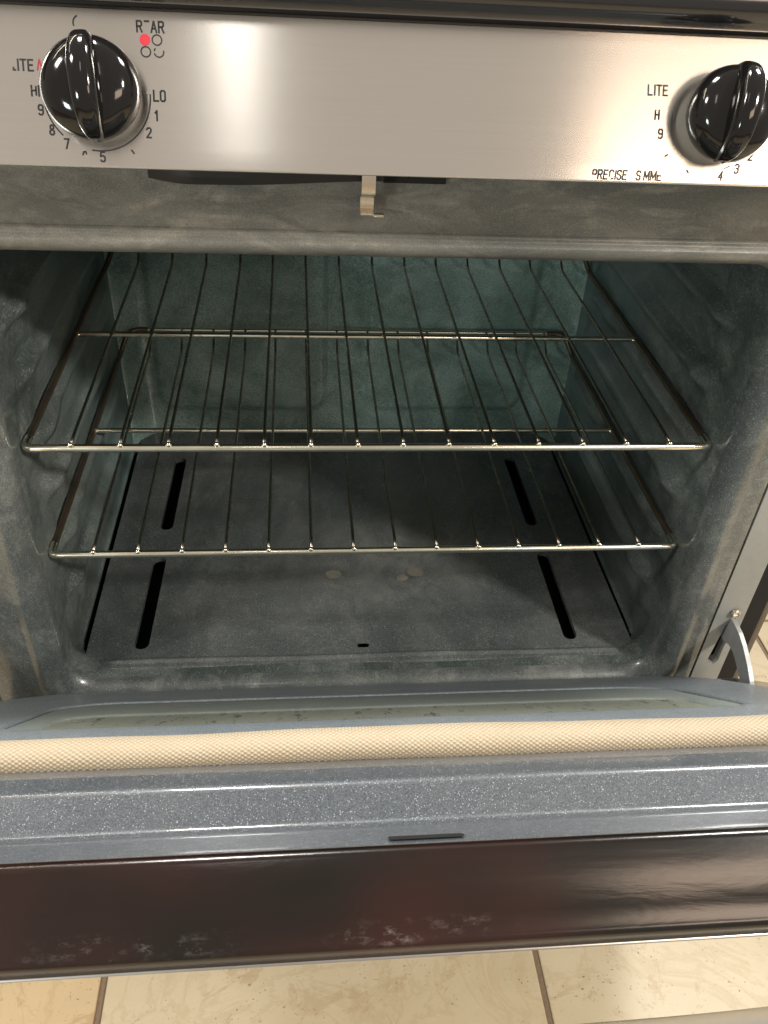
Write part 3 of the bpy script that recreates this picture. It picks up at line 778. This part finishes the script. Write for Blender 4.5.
# braided rope gasket: woven surface
def rope():
    x0, x1 = -.336, .336; NS = 2300; NTh = 132; N = 25; rx = .0100
    xs_ = np.linspace(x0, x1, NS); th = np.linspace(0, 2 * PI, NTh, endpoint=False)
    S, T_ = np.meshgrid(xs_, th, indexing='ij')
    pitch = .0036
    S2 = S + .0009 * np.sin(S * 43) + .0005 * np.sin(S * 117 + T_); T2 = T_ + .10 * np.sin(S * 31) + .05 * np.sin(S * 83 + 1)
    a = S2 / pitch + N * T2 / (2 * PI); b = S2 / pitch - N * T2 / (2 * PI)
    fa, fb_ = a - np.floor(a), b - np.floor(b)
    par = (np.floor(a) + np.floor(b)) % 2
    sa = np.sqrt(np.clip(1 - ((fa - .5) / .5) ** 2, 0, 1)); sb = np.sqrt(np.clip(1 - ((fb_ - .5) / .5) ** 2, 0, 1))
    la = np.sin(PI * fb_); lb = np.sin(PI * fa)
    ha = sa * (.35 + .65 * la); hb = sb * (.35 + .65 * lb)
    h = np.where(par > .5, np.maximum(ha, .55 * hb * 0 + 0), np.maximum(hb, 0))
    r = (rx - .0005 + .0007 * h) * (1 + .03 * np.sin(S * 23 + 1) + .02 * np.sin(S * 61))
    # slack wobble and the flattened seat
    wob = .0011 * np.sin(S * 11 + .6) + .0006 * np.sin(S * 37)
    Ls = .4020 + wob; Nn = .0322 + .0006 * np.sin(S * 17 + 2)
    taper = np.clip((.336 - np.abs(S)) / .01, 0, 1) ** .5
    r = r * (.25 + .75 * taper)
    l = Ls + r * np.cos(T_) * 1.05; n_ = Nn + r * np.sin(T_) * .98
    X = S + .0 * T_
    Y = HY - math.cos(DA) * l + math.sin(DA) * n_; Z = HZ + math.sin(DA) * l + math.cos(DA) * n_
    co = np.stack([X, Y, Z], -1).reshape(-1, 3)
    ii, jj = np.meshgrid(np.arange(NS - 1), np.arange(NTh), indexing='ij'); j2 = (jj + 1) % NTh
    q = np.stack([ii * NTh + jj, ii * NTh + j2, (ii + 1) * NTh + j2, (ii + 1) * NTh + jj], -1).reshape(-1, 4)
    me = bpy.data.meshes.new('rope_gasket'); me.vertices.add(len(co)); me.vertices.foreach_set('co', co.ravel())
    me.loops.add(q.size); me.loops.foreach_set('vertex_index', q.ravel()); me.polygons.add(len(q))
    me.polygons.foreach_set('loop_start', np.arange(0, q.size, 4)); me.update(calc_edges=True)
    at_ = me.attributes.new('weave', 'FLOAT', 'POINT'); at_.data.foreach_set('value', h.ravel().astype(np.float32))
    me.materials.append(M['rope']); me.shade_smooth()
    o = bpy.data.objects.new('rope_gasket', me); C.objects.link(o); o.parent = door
    v = []; f = []
    for (x, s) in ((.0620, 1),):
        P = [D(x - .0022, .4200, .0245), D(x + .0020, .4205, .0245), D(x + .0016, .4145, .0252), D(x - .0018, .4145, .0252)]
        frompy('red_thread', P, [(0, 1, 2, 3)], M['ink_red'], o, False)
    return o
rope()

# end cap of the door (its top edge) with rounded arrises, and the steel outer skin
sec = [(LT - .0045, .0000)] + arcp((LT - .004, -.0040), .0042, 80, 8, 5) + [(LT + .0012, -.010), (LT + .0022, -.020), (LT + .0022, -.030), (LT + .0016, -.0385)]
sec += arcp((LT - .0035, -.0405), .0055, 10, -62, 6) + [(LT - .004, -.0485), (LT - .022, -.0485)]
V = []; F = []; P_ = len(sec)
for i in range(XN + 1):
    x = -DW - .0003 + 2 * (DW + .0003) * i / XN
    for (a, b) in sec: V.append(D(x, a, b))
for i in range(XN):
    for j in range(P_ - 1): F.append((i * P_ + j, (i + 1) * P_ + j, (i + 1) * P_ + j + 1, i * P_ + j + 1))
cap = frompy('door_top_edge', V, F, M['door_edge'], door, True, 180)
uv = cap.data.uv_layers.new(name='UVMap')
for lp in cap.data.loops:
    vi = lp.vertex_index; uv.data[lp.index].uv = (cap.data.vertices[vi].co.x, -sec[vi % P_][1] / .05)
# lower lip piece: shows as the thin dark and bright lines under the edge
bm = bmesh.new(); box(bm, -DW - .0006, DW + .0006, LT - .030, LT - .0050, -.0502, -.0488, .0004, lambda c: D(c.x, c.y, c.z)); frombm('outer_skin_edge', bm, M['trim_steel'], door)
bm = bmesh.new(); box(bm, -DW, DW, -.010, LT - .031, -.0525, -.0500, .0, lambda c: D(c.x, c.y, c.z)); frombm('outer_skin', bm, M['steel'], door)
add_uv(bpy.data.objects['outer_skin'].data, lambda c: (c.x, c.z))
bm = bmesh.new()
for (x0, x1, l0, l1) in ((-DW + .001, -DW + .003, -.01, LT - .01), (DW - .003, DW - .001, -.01, LT - .01), (-DW + .004, DW - .004, -.012, -.008)):
    box(bm, x0, x1, l0, l1, -.050, -.002, 0, lambda c: D(c.x, c.y, c.z))
frombm('side_walls', bm, M['side_brown'], door, False)
# bowed steel handle in front of the outer skin
path = [];
for i in range(41):
    t = -1 + 2 * i / 40; path.append(D(.335 * t, .448, -.0520 - .0578 * (1 - abs(t) ** 6) - .0045 * (1 - t * t)))
rs = [.0115] * 41
M['handle'] = simple('satin handle steel', (.66, .66, .65), .42, .8, 0, 200, .06, .05)
hd = tube('handle', path, rs, M['handle'], door, 20)
add_uv(hd.data, lambda c: (c.x, c.z))

# ------------------------------------------------------------------ racks
def seg_pts(a, b, n=2): return [Vector(a).lerp(Vector(b), i / (n - 1)) for i in range(n)]
def make_rack(z, label, first=None):
    r = empty('oven_rack', (0, 0, z)); tag(r, label, 'oven rack', 'two chrome wire racks in the oven')
    X = .2965
    if first is None:
        tube('front_bar', fillet([(-X, .016, -.0005), (-X, .0, -.0005), (X, .0, -.0005), (X, .016, -.0005)], .006, 4), .0035, M['chrome'], r, 12)
        for s in (-1, 1):
            P = fillet([(s * X, .014, -.0005), (s * X, .392, -.0005), (s * (X - .008), .409, .018), (s * (X - .018), .4142, .0229), (s * .262, .4142, .0229)], .006, 4)
            tube('side_rail', P, .0031, M['rail'], r, 10)
        tube('rear_bar', [(-.264, .4142, .0229), (.264, .4142, .0229)], .0027, M['chrome'], r, 10)
        tube('cross_bar', fillet([(-X + .001, .206, -.001), (-X + .001, .2098, .0), (X - .001, .2098, .0), (X - .001, .206, -.001)], .003, 3),   .0028, M['chrome'], r, 10)
        v, f = tube_data(fillet([(0, -.0016, .0044), (0, .02, .0052), (0, .386, .0052), (0, .4120, .0248)], .007, 5), .0015, 8)
        me = bpy.data.meshes.new('wire'); me.from_pydata([tuple(q) for q in v], [], f); me.update(); me.materials.append(M['wire']); me.shade_smooth()
        v2, f2 = [], []
        bm = bmesh.new(); bmesh.ops.create_icosphere(bm, subdivisions=2, radius=.0024); tm = bpy.data.meshes.new('wire_tip'); bm.to_mesh(tm); bm.free(); tm.materials.append(M['chrome']); tm.shade_smooth()
        for i in range(14):
            x = -.2580 + .516 * i / 13
            w = bpy.data.objects.new('wire', me); C.objects.link(w); w.parent = r; w.location = (x, 0, 0)
            w.rotation_euler = (0, 0, random.uniform(-.002, .002))
            t = bpy.data.objects.new('wire_tip', tm); C.objects.link(t); t.parent = w; t.location = (random.uniform(-.0004, .0004), -.0020, .0042 + random.uniform(-.0004, .0003))
    else:
        for ch in list(first.children):
            c = ch.copy(); C.objects.link(c); c.parent = r
            for g in ch.children: d = g.copy(); C.objects.link(d); d.parent = c
    return r
low = make_rack(0.0, 'lower wire rack close above the dark slotted oven bottom')
make_rack(0.1169, 'upper wire rack just under the top of the oven opening', low)
